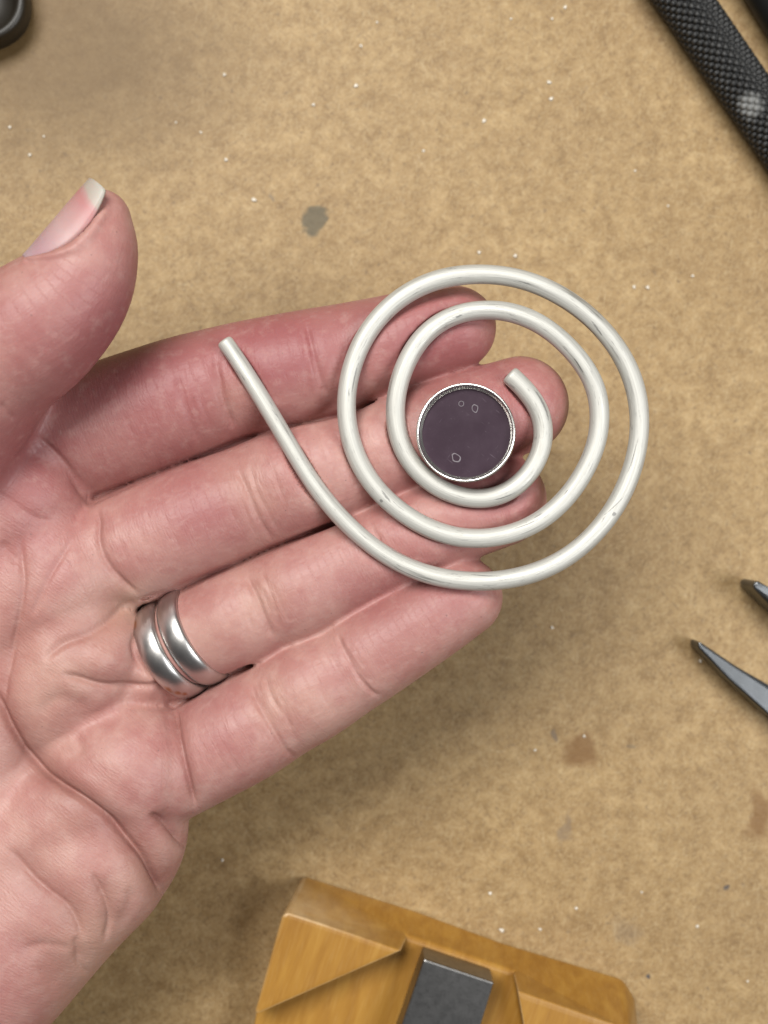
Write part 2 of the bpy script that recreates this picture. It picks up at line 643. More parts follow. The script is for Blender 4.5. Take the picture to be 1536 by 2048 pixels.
fold([(-40, 1330), (2, 1424), (30, 1474), (65, 1522), (118, 1568), (175, 1610), (235, 1660), (280, 1702), (305, 1735), (324, 1770), (340, 1815), (350, 1850)], 7.0, 15, 4.2, 1.1)
fold([(70, 868), (100, 896), (130, 930), (158, 970), (178, 1002), (192, 1016)], 7, 6)
fold([(192, 1008), (197, 1040), (196, 1075), (205, 1110), (225, 1142), (252, 1170), (284, 1194)], 6, 6)
fold([(285, 1195), (288, 1215), (284, 1240), (276, 1262), (270, 1290), (278, 1325), (300, 1362)], 6, 6)
fold([(345, 1405), (350, 1425), (353, 1455), (362, 1500), (376, 1555), (390, 1606), (397, 1625)], 5, 9)
fold([(318, 1372), (285, 1374), (250, 1373), (205, 1372), (150, 1355), (118, 1345)], 7, 7, 3.5, 1.0)
fold([(345, 1415), (325, 1385), (300, 1362)], 7, 9)
fold([(288, 1206), (255, 1212), (212, 1246), (170, 1270), (125, 1288), (82, 1326)], 9, 6, 3.2, 1.2)
fold([(296, 1628), (316, 1637), (338, 1652), (362, 1678), (385, 1706)], 5.5, 8, 3.2, 0.9)
fold([(5, 1690), (30, 1712), (62, 1750), (100, 1784), (135, 1812), (158, 1850), (166, 1892)], 7, 4.5, 4.4, 2.0)
fold([(178, 1740), (200, 1775), (216, 1812), (220, 1845), (206, 1888)], 6, 4.5, 4.0, 1.8)
crease([(255, 1765), (262, 1800), (248, 1840), (232, 1866)], 13, 4, 0.2)
fold([(150, 1870), (156, 1905), (160, 1930), (180, 1952)], 6, 3.5, 3.5, 1.6)
crease([(-10, 1880), (60, 1895), (100, 1920), (130, 1965), (120, 2010)], 30, 7, 0.2)
crease([(60, 1925), (100, 1960), (112, 2000)], 14, 2.5, 0.2)
crease([(150, 1900), (90, 1890), (40, 1905)], 10, 3, 0.2)
# --- long lines of the upper palm
fold([(-30, 970), (20, 1000), (60, 1030), (115, 1048)], 5, 2.5, 4, 1.2)
fold([(148, 1075), (125, 1110), (100, 1150), (80, 1195), (60, 1240)], 6, 3.2, 4, 1.2)
fold([(45, 1060), (42, 1110), (46, 1160), (40, 1220), (30, 1280), (8, 1370), (3, 1425)], 6, 4.5, 4.5, 1.4)
crease([(0, 1080), (22, 1110), (36, 1135)], 8, 3, 0.2)
crease([(200, 1420), (150, 1405), (110, 1400), (70, 1440)], 18, 6, 0.2)
crease([(145, 1455), (160, 1500), (120, 1520)], 11, 3, 0.2)
crease([(100, 1480), (180, 1540), (250, 1600), (300, 1650)], 26, 4, 0.4)
crease([(20, 1560), (100, 1620), (180, 1690), (230, 1740)], 32, 5, 0.5)
crease([(100, 1420), (180, 1440), (260, 1430)], 22, 4, 0.3)
crease([(60, 1350), (110, 1300), (190, 1250)], 30, -6, 0.0)
crease([(150, 1320), (210, 1320), (265, 1330)], 30, -6, 0.0)
JS = 0.72
# --- finger joint creases (index, middle, ring, little)
crease([(428, 706), (436, 750), (448, 800), (470, 862)], 8, 7, 0.4)
crease([(352, 745), (365, 790), (385, 850), (398, 890)], 8, 4, 0.3)
cross_lines((415, 700), (462, 880), 6, 90, 3.2, 2.4, 0.25, (0.96, -.28))
cross_lines((210, 820), (260, 960), 6, 120, 3.5, 1.8, 0.3, (0.96, -.28))
crease([(610, 640), (622, 690), (636, 740), (655, 800)], 6, 6, 0.45)
cross_lines((612, 640), (650, 820), 3, 34, 3.0, 2.2, 0.25, (0.96, -.28))
crease([(472, 930), (494, 980), (515, 1030), (545, 1085)], 6, 5.5, 0.4)
crease([(500, 925), (512, 975), (540, 1030), (560, 1070)], 5, 4, 0.4)
cross_lines((470, 915), (540, 1085), 6, 95, 3.2, 2.4, 0.25, (0.94, -.34))
cross_lines((250, 1010), (310, 1170), 6, 130, 3.2, 1.7, 0.3, (0.94, -.34))
crease([(692, 850), (716, 900), (745, 960)], 6, 5, 0.4)
cross_lines((685, 850), (735, 980), 3, 36, 3, 2, 0.25, (0.94, -.34))
crease([(492, 1150), (512, 1190), (530, 1235), (546, 1280)], 6, 6, 0.4)
crease([(520, 1140), (540, 1180), (552, 1222), (560, 1262)], 5, 4, 0.4)
cross_lines((490, 1150), (550, 1290), 6, 80, 3.2, 2.4, 0.25, (0.92, -.4))
crease([(735, 1035), (750, 1065), (775, 1110), (790, 1150)], 5, 5, 0.4)
cross_lines((728, 1040), (775, 1150), 4, 40, 3, 2, 0.3, (0.92, -.4))
crease([(500, 1365), (512, 1400), (535, 1440), (572, 1500), (600, 1520)], 6, 6.5, 0.4)
crease([(530, 1350), (542, 1390), (560, 1425)], 5, 4, 0.4)
cross_lines((500, 1360), (575, 1510), 6, 70, 3.2, 2.6, 0.25, (0.88, -.48))
crease([(672, 1262), (690, 1305), (715, 1350), (745, 1385), (768, 1392)], 5, 6, 0.45)
crease([(690, 1290), (712, 1330), (740, 1365)], 4, 3.5, 0.4)
cross_lines((672, 1262), (745, 1390), 4, 34, 3, 2.2, 0.25, (0.88, -.48))
cross_lines((400, 1420), (470, 1570), 6, 90, 3.2, 1.7, 0.3, (0.88, -.48))
cross_lines((600, 1320), (670, 1450), 4, 80, 3, 1.3, 0.3, (0.88, -.48))
cross_lines((560, 660), (600, 830), 4, 120, 3, 1.2, 0.3, (0.96, -.28))
cross_lines((590, 890), (650, 1050), 4, 110, 3, 1.2, 0.3, (0.94, -.34))
JS = 0.3
# --- thumb: fold across the joint and fine lines
crease([(0, 800), (15, 825), (35, 845)], 7, 7, 0.4, thumb=True)

# soft, larger unevenness of the flesh
for _ in range(60):
    cx, cy = rnd.uniform(-200, 1000), rnd.uniform(560, 2040)
    s = rnd.uniform(22, 60)
    DISP += rnd.uniform(-2.2, 2.2) * np.exp(-((PX - cx) ** 2 + (PY - cy) ** 2) / (2 * s * s)) * UPF
V2 = V + NRM * DISP[:, None]

# thumbnail frame: a curved plate about the thumb's axis, its far border out of sight below the silhouette
NZ_ = 150.0
NB = U(190, 470, NZ_)
NAX = U(190 + 0.645 * 100, 470 - 0.764 * 100, NZ_) - NB
NAX /= np.linalg.norm(NAX)
NUP = np.array([0, 0, 1.0])
NLEFT = np.cross(NUP, NAX)
NLEFT /= np.linalg.norm(NLEFT)
_rb = catmull(np.array([(50, 516), (75, 511), (100, 505), (135, 489), (162, 466), (182, 440), (198, 411), (206, 390), (208, 379)], float), 4)
_lb = catmull(np.array([(30, 530), (55, 505), (85, 470), (110, 441), (130, 417), (150, 394), (164, 378), (176, 365)], float), 4)


def nail_sd(pp):
    q = np.array([U(a, b, NZ_) for a, b in pp]) - NB
    return q @ NAX, q @ NLEFT


_rs, _rd = nail_sd(_rb)
_ls, _ld = nail_sd(_lb)
for _k in range(len(_rb)):
    _z = NZ_ + 60
    for _i in range(8):
        _q = U(_rb[_k][0], _rb[_k][1], _z) - NB
        _s, _d = _q @ NAX, _q @ NLEFT
        _R = np.interp(_s, _ls, _ld)
        _z = NZ_ + math.sqrt(max(_R * _R - _d * _d, 0))
    _rs[_k], _rd[_k] = _s, _d
NS0, NS1 = _rs[0], _rs.max()


def nail_R(sv):
    return np.interp(sv, _ls, _ld)


def nail_phi(sv):
    o = np.argsort(_rs)
    return np.arccos(np.clip(np.interp(sv, _rs[o], _rd[o]) / nail_R(sv), -0.3, 0.98))


def build_nail():
    global NAIL_N
    ns, ntt = 40, 26
    verts, sval, nn = [], [], []
    for i in range(ns):
        s_ = i / (ns - 1)
        for j in range(ntt):
            q = j / (ntt - 1)
            sv = NS0 + (NS1 - NS0) * s_
            phi = nail_phi(sv) * (1 - q) + math.radians(-75) * q
            R = nail_R(sv)
            e = math.cos(phi) * NLEFT + math.sin(phi) * NUP
            tip = 4.0 * max(0, s_ - 0.6) / 0.4 * max(0.0, math.sin(math.pi * min(1, 0.04 + q * 1.5))) ** 0.45 - 13.0 * max(0, s_ - 0.6) / 0.4 * (q / 0.6) ** 2.2       # rounded free edge
            verts.append(NB + NAX * (sv + tip) + e * (R - 1.5 * max(0, 1 - q * 8)))
            nn.append(e)
            sval.append(s_ - 0.34 * q + 0.02)
    NAIL_N = np.array(nn)
    return np.array(verts), np.array(sval), ns, ntt


rel = V2 - NB
sv = rel @ NAX
dl = rel @ NLEFT
du = rel @ NUP
rr = np.hypot(dl, du)
ph = np.arctan2(du, dl)
phr = nail_phi(sv)
near = (sv > NS0 - 14) & (sv < NS1 + 60) & (rr < 150) & (dmin < 40)
under = near & (ph < phr + 0.03) & (ph > math.radians(-85)) & (sv > NS0)
lim = nail_R(sv) - 4.5
excess = np.where(under, np.maximum(0, rr - lim), 0)
e = (dl[:, None] * NLEFT + du[:, None] * NUP) / np.maximum(rr, 1e-6)[:, None]
V2 = V2 - e * excess[:, None]
fold = near & (ph >= phr + 0.03) & (sv < NS1 - 12)
fb = 7.0 * np.exp(-((ph - phr - 0.16) / 0.13) ** 2) * np.clip((NS1 - 12 - sv) / 30, 0, 1) * np.clip((sv - NS0 + 14) / 20, 0, 1)
V2 = V2 + e * np.where(fold, fb, 0)[:, None]

# the wire sinks slightly into the flesh it rests on
_wc = catmull(np.array([(1023, 753), (1089, 856), (1030, 977), (954, 999), (868, 972), (806, 901), (789, 814), (817, 712), (896, 633), (1003, 620), (1096, 656), (1177, 742), (1201, 837), (1173, 938), (1100, 1029), (1005, 1073), (895, 1072), (783, 1011), (712, 915),
                        (691, 810), (715, 698), (790, 601), (904, 551), (1027, 553), (1148, 606), (1241, 703), (1280, 819), (1263, 949), (1182, 1079), (1052, 1153), (913, 1162), (777, 1117), (642, 993), (550, 841), (452, 687)], float), 8)
_wu = np.array([U(x, y, 10.0)[:2] for x, y in _wc])
_sel = np.where((V2[:, 2] > -60) & (NRM[:, 2] > 0.2) & (PX > 420) & (dmin > 60))[0]
_d = np.full(len(_sel), 1e9)
for i in range(len(_wu) - 1):
    a_, b_ = _wu[i], _wu[i + 1]
    dd = b_ - a_
    t = np.clip(((V2[_sel, :2] - a_) @ dd) / (dd @ dd + 1e-9), 0, 1)
    _d = np.minimum(_d, np.hypot(V2[_sel, 0] - a_[0] - t * dd[0], V2[_sel, 1] - a_[1] - t * dd[1]))
_lim = 11.0 - np.sqrt(np.maximum(0, 20.5 ** 2 - np.minimum(_d, 20.5) ** 2)) - 2.5 * np.exp(-(_d / 16.0) ** 2)
_over = np.where(_d < 20.5, np.maximum(0, V2[_sel, 2] - _lim), 0)
V2[_sel, 2] -= np.minimum(_over, 24)
V2[_sel, 2] -= 3.0 * np.exp(-((_d - 18) / 14.0) ** 2) * np.clip((V2[_sel, 2] + 14) / 10, 0, 1)

# skin attributes: flush (skin redness, plus shade painted in beside the thumb), pallor of the skin, 'skin_dir' = along / across the nearest finger
FL = np.zeros(nv)
PAL = np.zeros(nv)
for (x, y, s, a) in [(905, 655, 75, .8), (1040, 800, 80, .75), (1000, 990, 80, .7), (900, 1195, 60, .55), (820, 690, 70, .5), (700, 690, 60, .35),
                     (560, 715, 60, .45), (520, 690, 90, .45), (380, 790, 110, .4), (640, 650, 90, .35), (10, 980, 90, .5), (10, 1250, 80, .3), (380, 1040, 80, .40), (400, 1010, 60, .25), (590, 960, 60, .25), (640, 1140, 60, .3), (790, 1120, 70, .45), (780, 1270, 50, .55), (700, 1330, 40, .2),
                     (430, 1450, 60, .45), (300, 1480, 60, .15), (250, 1600, 80, .15), (40, 1960, 120, .35), (20, 640, 90, .35), (260, 560, 60, .3), (200, 660, 90, .45), (320, 720, 120, .35), (180, 800, 120, .35), (900, 900, 60, .4), (480, 1020, 50, .25), (60, 900, 80, .4), (100, 1060, 60, .25)]:
    FL += a * np.exp(-((PX - x) ** 2 + (PY - y) ** 2) / (2 * s * s))
for (x, y, s, a) in [(470, 790, 30, .5), (460, 960, 30, .3), (520, 990, 40, .5), (530, 1190, 36, .7), (420, 1270, 40, .3), (545, 1400, 36, .6), (260, 1210, 30, .9), (230, 1230, 50, .5), (300, 1390, 40, .3), (80, 1420, 60, .5),
                     (150, 1330, 60, .4), (40, 1270, 60, .4), (290, 1750, 50, .5), (180, 1850, 60, .5), (220, 1900, 60, .5), (140, 1960, 70, .6), (640, 1430, 60, .35), (820, 1330, 60, .25), (110, 470, 30, .3), (100, 1700, 60, .3), (150, 1600, 60, .3)]:
    PAL += a * np.exp(-((PX - x) ** 2 + (PY - y) ** 2) / (2 * s * s))
SD = np.zeros((nv, 3))
best = np.full(nv, 1e9)
for ci, ch in enumerate(list(FING.values()) + [THUMB]):
    cum = 0.0
    for i in range(len(ch) - 1):
        a, b = ch[i, :3], ch[i + 1, :3]
        d = b - a
        ld = np.linalg.norm(d)
        t = np.clip(((V - a) @ d) / (ld * ld), 0, 1)
        rel = V - a - t[:, None] * d
        q = np.linalg.norm(rel, axis=1) - (ch[i, 3] + t * (ch[i + 1, 3] - ch[i, 3]))
        m = q < best
        best[m] = q[m]
        sx = np.array([-d[1], d[0], 0]) / max(np.hypot(d[0], d[1]), 1e-6)
        SD[m, 0] = (cum + t[m] * ld)
        SD[m, 1] = rel[m] @ sx
        SD[m, 2] = rel[m, 2] + ci * 300
        cum += ld
palmw = np.clip((best - 4) / 30, 0, 1)
pd = np.array([0.80, 0.60])                                 # ridges of the palm run roughly parallel to the deep fold
xy = V[:, :2]
SDP = np.stack([xy @ np.array([0.58, 0.81]), xy @ np.array([-0.81, 0.58]), V[:, 2]], 1)
isp = palmw > 0.5
SD[isp] = SDP[isp]

P = np.empty_like(V2)
P[:, 0] = V2[:, 0] * S
P[:, 1] = V2[:, 1] * S
P[:, 2] = (V2[:, 2] + HB) * S
hand_origin = np.array([-0.04, -0.03, 0.03])
hand_me = from_arrays('hand', P - hand_origin, Q)
for nm, arr in (('flush_shade', FL), ('pallor', PAL), ('crease', CREASE)):
    at = hand_me.attributes.new(nm, 'FLOAT', 'POINT')
    at.data.foreach_set('value', np.clip(arr, 0, 1.5).astype(np.float32))
at = hand_me.attributes.new('skin_dir', 'FLOAT_VECTOR', 'POINT')
at.data.foreach_set('vector', (SD / 100.0).astype(np.float32).ravel())


def skin_material():
    m, nt, bs = new_mat('skin')
    co = objco(nt)

    def attr(nm):
        n = nt.nodes.new('ShaderNodeAttribute')
        n.attribute_name = nm
        return n
    fl, pa, cr = attr('flush_shade').outputs['Fac'], attr('pallor').outputs['Fac'], attr('crease').outputs['Fac']
    sd = attr('skin_dir').outputs['Vector']
    mott = noise(nt, co, 150, 4, 0.6)
    fine = noise(nt, co, 520, 3, 0.6)
    base = mixc(nt, ramp(nt, mott, [(0.40, (0, 0, 0)), (0.60, (1, 1, 1))]), (0.448, 0.245, 0.210), (0.385, 0.178, 0.157))
    base = mixc(nt, math_(nt, 'MULTIPLY', fl, 1.0, True), base, (0.295, 0.098, 0.098))
    base = mixc(nt, math_(nt, 'MULTIPLY', pa, 0.45, True), base, (0.46, 0.295, 0.215))
    base = mixc(nt, math_(nt, 'MULTIPLY', ramp(nt, fine, [(0.52, (0, 0, 0)), (0.75, (1, 1, 1))]), 0.25), base, (0.52, 0.34, 0.30))
    base = mixc(nt, math_(nt, 'MULTIPLY', cr, 0.5, True), base, (0.20, 0.065, 0.050))  # creases are redder; shade in the grooves is painted in too
    # little dark dirt specks
    sp = noise(nt, co, 1500, 1, 0.4)
    base = mixc(nt, math_(nt, 'MULTIPLY', ramp(nt, sp, [(0.79, (0, 0, 0)), (0.82, (1, 1, 1))]), 0.6), base, (0.16, 0.09, 0.08))
    L(nt, base, bs.inputs['Base Color'])
    bs.inputs['Subsurface Weight'].default_value = 0.14
    bs.inputs['Subsurface Radius'].default_value = (1.0, 0.35, 0.2)
    bs.inputs['Subsurface Scale'].default_value = 0.0011
    bs.inputs['Specular IOR Level'].default_value = 0.42
    rr = math_(nt, 'ADD', math_(nt, 'MULTIPLY', fine, 0.25), 0.36)
    L(nt, rr, bs.inputs['Roughness'])
    lines = noise(nt, mapping(nt, sd, (13, 4.5, 4.5)), 1.0, 3, 0.6, 0.6)       # lines across the finger
    lines2 = noise(nt, mapping(nt, sd, (2.4, 11, 11)), 1.0, 2, 0.6, 0.6)       # lines along it
    wv = nt.nodes.new('ShaderNodeTexWave')
    wv.inputs['Scale'].default_value = 5.0
    wv.inputs['Distortion'].default_value = 7.0
    wv.inputs['Detail'].default_value = 2.0
    wv.inputs['Detail Scale'].default_value = 0.35
    L(nt, sd, wv.inputs['Vector'])
    pores = noise(nt, co, 2600, 2, 0.5)
    b = bump(nt, lines, 0.27, 0.0004)
    b = bump(nt, lines2, 0.05, 0.0004, b)
    b = bump(nt, wv.outputs['Fac'], 0.07, 0.00015, b)
    b = bump(nt, pores, 0.32, 0.0001, b)
    L(nt, b, bs.inputs['Normal'])
    return m


hand_me.materials.append(skin_material())
hand = bpy.data.objects.new('hand', hand_me)
COL.objects.link(hand)
hand.location = hand_origin
tag(hand, 'open left hand, palm up, carrying the wire spiral on its fingers', 'hand')

bvh = BVHTree.FromPolygons(HV.tolist(), HQ.tolist())


def surf_z(px, py, default=0.0):
    """height (u) of the skin at photo position px, py (iterated for perspective)"""
    z = 0.0
    for _ in range(3):
        p = U(px, py, z)
        hit = bvh.ray_cast(Vector((p[0], p[1], 800.0)), Vector((0, 0, -1)))
        if hit[0] is None:
            return default
        z = hit[0].z
    return z


# ------------------------------------------------------------------ thumbnail
def nail_material():
    m, nt, bs = new_mat('nail')
    a = nt.nodes.new('ShaderNodeAttribute')
    a.attribute_name = 'nail_s'
    co = objco(nt)
    wob = math_(nt, 'ADD', a.outputs['Fac'], math_(nt, 'MULTIPLY', math_(nt, 'SUBTRACT', noise(nt, co, 300, 2), 0.5), 0.10))
    col = ramp(nt, wob, [(0.0, (0.40, 0.29, 0.32)), (0.12, (0.40, 0.24, 0.26)), (0.40, (0.46, 0.295, 0.285)), (0.58, (0.45, 0.26, 0.25)), (0.74, (0.44, 0.20, 0.195)), (0.79, (0.44, 0.25, 0.235)), (0.83, (0.40, 0.335, 0.285)), (1.0, (0.42, 0.385, 0.335))])
    L(nt, col, bs.inputs['Base Color'])
    bs.inputs['Roughness'].default_value = 0.42
    bs.inputs['Specular IOR Level'].default_value = 0.35
    bs.inputs['Subsurface Weight'].default_value = 0.15
    bs.inputs['Subsurface Scale'].default_value = 0.001
    L(nt, bump(nt, noise(nt, mapping(nt, co, (300, 900, 900), (0, 0, 0.9)), 1.0, 2), 0.08, 0.0003), bs.inputs['Normal'])
    return m


nv_, sv_, ns_, nt_ = build_nail()
top = nv_
bot = top - NAIL_N * 5.0
faces = []
M = ns_ * nt_
for i in range(ns_ - 1):
    for j in range(nt_ - 1):
        a = i * nt_ + j
        faces.append((a, a + 1, a + nt_ + 1, a + nt_))
        faces.append((M + a, M + a + nt_, M + a + nt_ + 1, M + a + 1))
for i in range(ns_ - 1):
    for j in (0, nt_ - 1):
        a = i * nt_ + j
        faces.append((a, a + nt_, M + a + nt_, M + a))
for j in range(nt_ - 1):
    for i in (0, ns_ - 1):
        a = i * nt_ + j
        faces.append((a, M + a, M + a + 1, a + 1))
allv = np.vstack([top, bot])
nail = mesh_obj('fingernail', sub_origin([W(p) for p in allv], hand_origin), faces, nail_material(), hand)
fix_normals(nail)
at = nail.data.attributes.new('nail_s', 'FLOAT', 'POINT')
at.data.foreach_set('value', np.concatenate([sv_, sv_]).astype(np.float32))

# ------------------------------------------------------------------ silver wire spiral
def wire_material(marks):
    m, nt, bs = new_mat('frosted_silver')
    co = objco(nt)
    a = nt.nodes.new('ShaderNodeAttribute')
    a.attribute_name = 'wire_uv'
    uv = a.outputs['Vector']
    st = noise(nt, mapping(nt, uv, (0.9, 9, 1)), 1.0, 4, 0.6)            # drawn streaks along the wire
    pt = noise(nt, mapping(nt, uv, (2.2, 1.2, 1)), 1.0, 3, 0.6)
    col = mixc(nt, ramp(nt, st, [(0.38, (0, 0, 0)), (0.62, (1, 1, 1))]), (0.49, 0.478, 0.437), (0.57, 0.558, 0.512))
    dark = noise(nt, mapping(nt, uv, (3.0, 7, 1), loc=(5, 2, 0)), 1.0, 3, 0.65)
    dk = math_(nt, 'MULTIPLY', ramp(nt, dark, [(0.58, (0, 0, 0)), (0.66, (1, 1, 1))]), ramp(nt, pt, [(0.50, (0, 0, 0)), (0.62, (1, 1, 1))]))
    col = mixc(nt, math_(nt, 'MULTIPLY', dk, 0.7), col, (0.20, 0.19, 0.18))
    wobn = noise(nt, mapping(nt, uv, (14, 9, 9)), 1.0, 3, 0.7)
    for (au, cx, la, lc, sk) in marks:
        sp = nt.nodes.new('ShaderNodeSeparateXYZ')
        L(nt, uv, sp.inputs[0])
        da = math_(nt, 'SUBTRACT', sp.outputs[0], au)
        dc = math_(nt, 'SUBTRACT', math_(nt, 'SUBTRACT', sp.outputs[1], cx), math_(nt, 'MULTIPLY', da, sk))
        q = math_(nt, 'ADD', math_(nt, 'POWER', math_(nt, 'ABSOLUTE', math_(nt, 'DIVIDE', da, la)), 2.0), math_(nt, 'POWER', math_(nt, 'ABSOLUTE', math_(nt, 'DIVIDE', dc, lc)), 2.0))
        q = math_(nt, 'ADD', q, math_(nt, 'MULTIPLY', math_(nt, 'SUBTRACT', wobn, 0.5), 2.6))
        up_ = ramp(nt, sp.outputs[2], [(0.0, (0, 0, 0)), (0.08, (1, 1, 1))])
        f_ = math_(nt, 'MULTIPLY', ramp(nt, q, [(0.45, (1, 1, 1)), (0.95, (0, 0, 0))]), up_)
        col = mixc(nt, math_(nt, 'MULTIPLY', f_, 0.65), col, (0.13, 0.125, 0.12))
    L(nt, col, bs.inputs['Base Color'])
    pol = ramp(nt, noise(nt, mapping(nt, uv, (0.5, 2.0, 1), loc=(1, 7, 0)), 1.0, 3, 0.6), [(0.56, (0, 0, 0)), (0.70, (1, 1, 1))])
    L(nt, math_(nt, 'ADD', math_(nt, 'MULTIPLY', pol, 0.40), 0.34), bs.inputs['Metallic'])
    L(nt, math_(nt, 'SUBTRACT', 0.54, math_(nt, 'MULTIPLY', pol, 0.16)), bs.inputs['Roughness'])
    h = noise(nt, mapping(nt, uv, (1.5, 16, 1)), 1.0, 3, 0.6)
    L(nt, bump(nt, noise(nt, co, 3500, 2), 0.12, 0.0001, bump(nt, h, 0.22, 0.0002)), bs.inputs['Normal'])
    return m


WP = [(1023, 753), (1050, 778), (1077, 814), (1089, 856), (1084, 901), (1064, 942), (1030, 977), (992, 994), (954, 999), (911, 992), (868, 972), (831, 940), (806, 901),
      (793, 860), (789, 814), (797, 764), (817, 712), (850, 665), (896, 633), (950, 619), (1003, 620), (1050, 632), (1096, 656), (1141, 696), (1177, 742), (1196, 787),
      (1201, 837), (1194, 888), (1173, 938), (1142, 987), (1100, 1029), (1054, 1057), (1005, 1073), (950, 1079), (895, 1072), (838, 1049), (783, 1011), (740, 965), (712, 915),
      (696, 863), (691, 810), (697, 755), (715, 698), (746, 646), (790, 601), (845, 568), (904, 551), (966, 547), (1027, 553), (1087, 572), (1148, 606), (1200, 651), (1241, 703),
      (1268, 760), (1280, 819), (1279, 883), (1263, 949), (1232, 1016), (1182, 1079), (1120, 1126), (1052, 1153), (982, 1164), (913, 1162), (845, 1148), (777, 1117), (708, 1065),
      (642, 993), (595, 918), (550, 841), (500, 758), (470, 712), (452, 687)]


def sweep_wire():
    pts = catmull(np.array(WP, float), 6)
    for _ in range(25):
        pts[1:-1] = (pts[:-2] + 2 * pts[1:-1] + pts[2:]) / 4
    n = len(pts)
    # centre line height: rests on the flesh at its highest points
    z = np.full(n, 12.0)
    tail = np.clip((np.arange(n) - (n - 66)) / 60.0, 0, 1)
    z = z - 6 * tail
    c = np.array([U(p[0], p[1], z[i]) for i, p in enumerate(pts)])
    rad = 19.2 - 2.6 * tail
    t = np.gradient(c, axis=0)
    t /= np.linalg.norm(t, axis=1, keepdims=True)
    up = np.array([0, 0, 1.0])
    side = np.cross(t, up)
    side /= np.linalg.norm(side, axis=1, keepdims=True)
    nn = np.cross(side, t)
    K = 32
    verts, uvw, faces = [], [], []
    arc = np.concatenate([[0], np.cumsum(np.linalg.norm(np.diff(c, axis=0), axis=1))])
    jit = 1 + 0.012 * np.sin(arc / 37.0) + 0.01 * np.sin(arc / 91.0 + 1)
    ring_list = []
    # rounded, cut ends
    seq = [(0, -8.0, 0.45), (0, -7.2, 0.78), (0, -4.8, 0.93), (0, -1.5, 0.99)] + [(i, 0, 1.0) for i in range(n)] + [(n - 1, 1.5, 0.99), (n - 1, 4.8, 0.93), (n - 1, 7.2, 0.78), (n - 1, 8.0, 0.45)]
    for (i, off, sc_) in seq:
        ring_list.append((c[i] + t[i] * off, side[i], nn[i], rad[i] * sc_ * jit[i], arc[i] + off))
    for (p, s_, n_, r, a) in ring_list:
        for k in range(K):
            th = 2 * math.pi * k / K
            verts.append(p + r * (math.cos(th) * s_ + math.sin(th) * n_))
            uvw.append((a / 100.0, math.cos(th) * 0.9, math.sin(th) * 0.9))
    R = len(ring_list)
    for i in range(R - 1):
        for k in range(K):
            a, b = i * K + k, i * K + (k + 1) % K
            faces.append((a, b, b + K, a + K))
    faces.append(tuple(range(K - 1, -1, -1)))
    faces.append(tuple((R - 1) * K + k for k in range(K)))
    return np.array(verts), faces, np.array(uvw), pts, arc


wv_, wf_, wuv_, wpts_, warc_ = sweep_wire()
MARKS = []
for (mx, my, cx, la, lc, sk) in [(768, 998, 0.15, 0.16, 0.12, 0.6), (750, 1012, -0.45, 0.04, 0.16, 0), (1232, 1016, 0.2, 0.28, 0.05, 1.2), (1222, 1030, -0.2, 0.05, 0.2, 0.0), (975, 1160, 0.55, 0.35, 0.05, 0.4), (830, 1140, -0.6, 0.5, 0.05, 0.1),
                                 (1200, 655, 0.45, 0.2, 0.09, 0.5), (1010, 995, -0.35, 0.22, 0.06, 0.3), (1076, 812, -0.55, 0.35, 0.12, 0.1), (1270, 920, 0.35, 0.4, 0.05, 0.2), (1165, 720, 0.5, 0.25, 0.06, 0.3), (700, 750, 0.5, 0.4, 0.06, 0.0), (912, 630, 0.3, 0.08, 0.1, 0.0), (1055, 1055, 0.3, 0.3, 0.05, 0.3)]:
    k_ = int(np.argmin(np.hypot(wpts_[:, 0] - mx, wpts_[:, 1] - my)))
    MARKS.append((warc_[k_] / 100.0, cx, la, lc, sk))
w_or = np.array(W(U(985, 860, 0)))
wire = mesh_obj('wire_spiral', sub_origin([W(p) for p in wv_], w_or), wf_, wire_material(MARKS))
wire.location = w_or
fix_normals(wire)
at = wire.data.attributes.new('wire_uv', 'FLOAT_VECTOR', 'POINT')
at.data.foreach_set('vector', wuv_.astype(np.float32).ravel())
tag(wire, 'thick frosted white silver wire coiled in a flat spiral with a straight tail', 'wire')


# ------------------------------------------------------------------ bezel cup
def metal(name, col, rough, bump_s=0.05, scale=2500, metallic=1.0, dirt=0.0, dirtcol=(0.05, 0.05, 0.05)):
    m, nt, bs = new_mat(name)
    co = objco(nt)
    n1 = noise(nt, co, scale * 0.2, 4, 0.6)
    c = mixc(nt, math_(nt, 'MULTIPLY', ramp(nt, n1, [(0.4, (0, 0, 0)), (0.7, (1, 1, 1))]), 0.3), col, tuple(x * 0.75 for x in col))
    if dirt:
        n2 = noise(nt, co, scale * 0.33, 3, 0.7)
        c = mixc(nt, math_(nt, 'MULTIPLY', ramp(nt, n2, [(0.5, (0, 0, 0)), (0.7, (1, 1, 1))]), dirt), c, dirtcol)
    L(nt, c, bs.inputs['Base Color'])
    bs.inputs['Metallic'].default_value = metallic
    L(nt, math_(nt, 'ADD', math_(nt, 'MULTIPLY', n1, 0.15), rough - 0.07), bs.inputs['Roughness'])
    if bump_s:
        L(nt, bump(nt, noise(nt, co, scale, 3), bump_s, 0.0002), bs.inputs['Normal'])
    return m


def lathe(prof, K=192):
    """profile of (r, z) -> verts, faces (closed profile loop)"""
    verts, faces = [], []
    n = len(prof)
    for k in range(K):
        a = 2 * math.pi * k / K
        for r, z in prof:
            verts.append((r * math.cos(a), r * math.sin(a), z))
    for k in range(K):
        for i in range(n):
            a, b = k * n + i, k * n + (i + 1) % n
            c, d = ((k + 1) % K) * n + (i + 1) % n, ((k + 1) % K) * n + i
            faces.append((a, b, c, d))
    return verts, faces


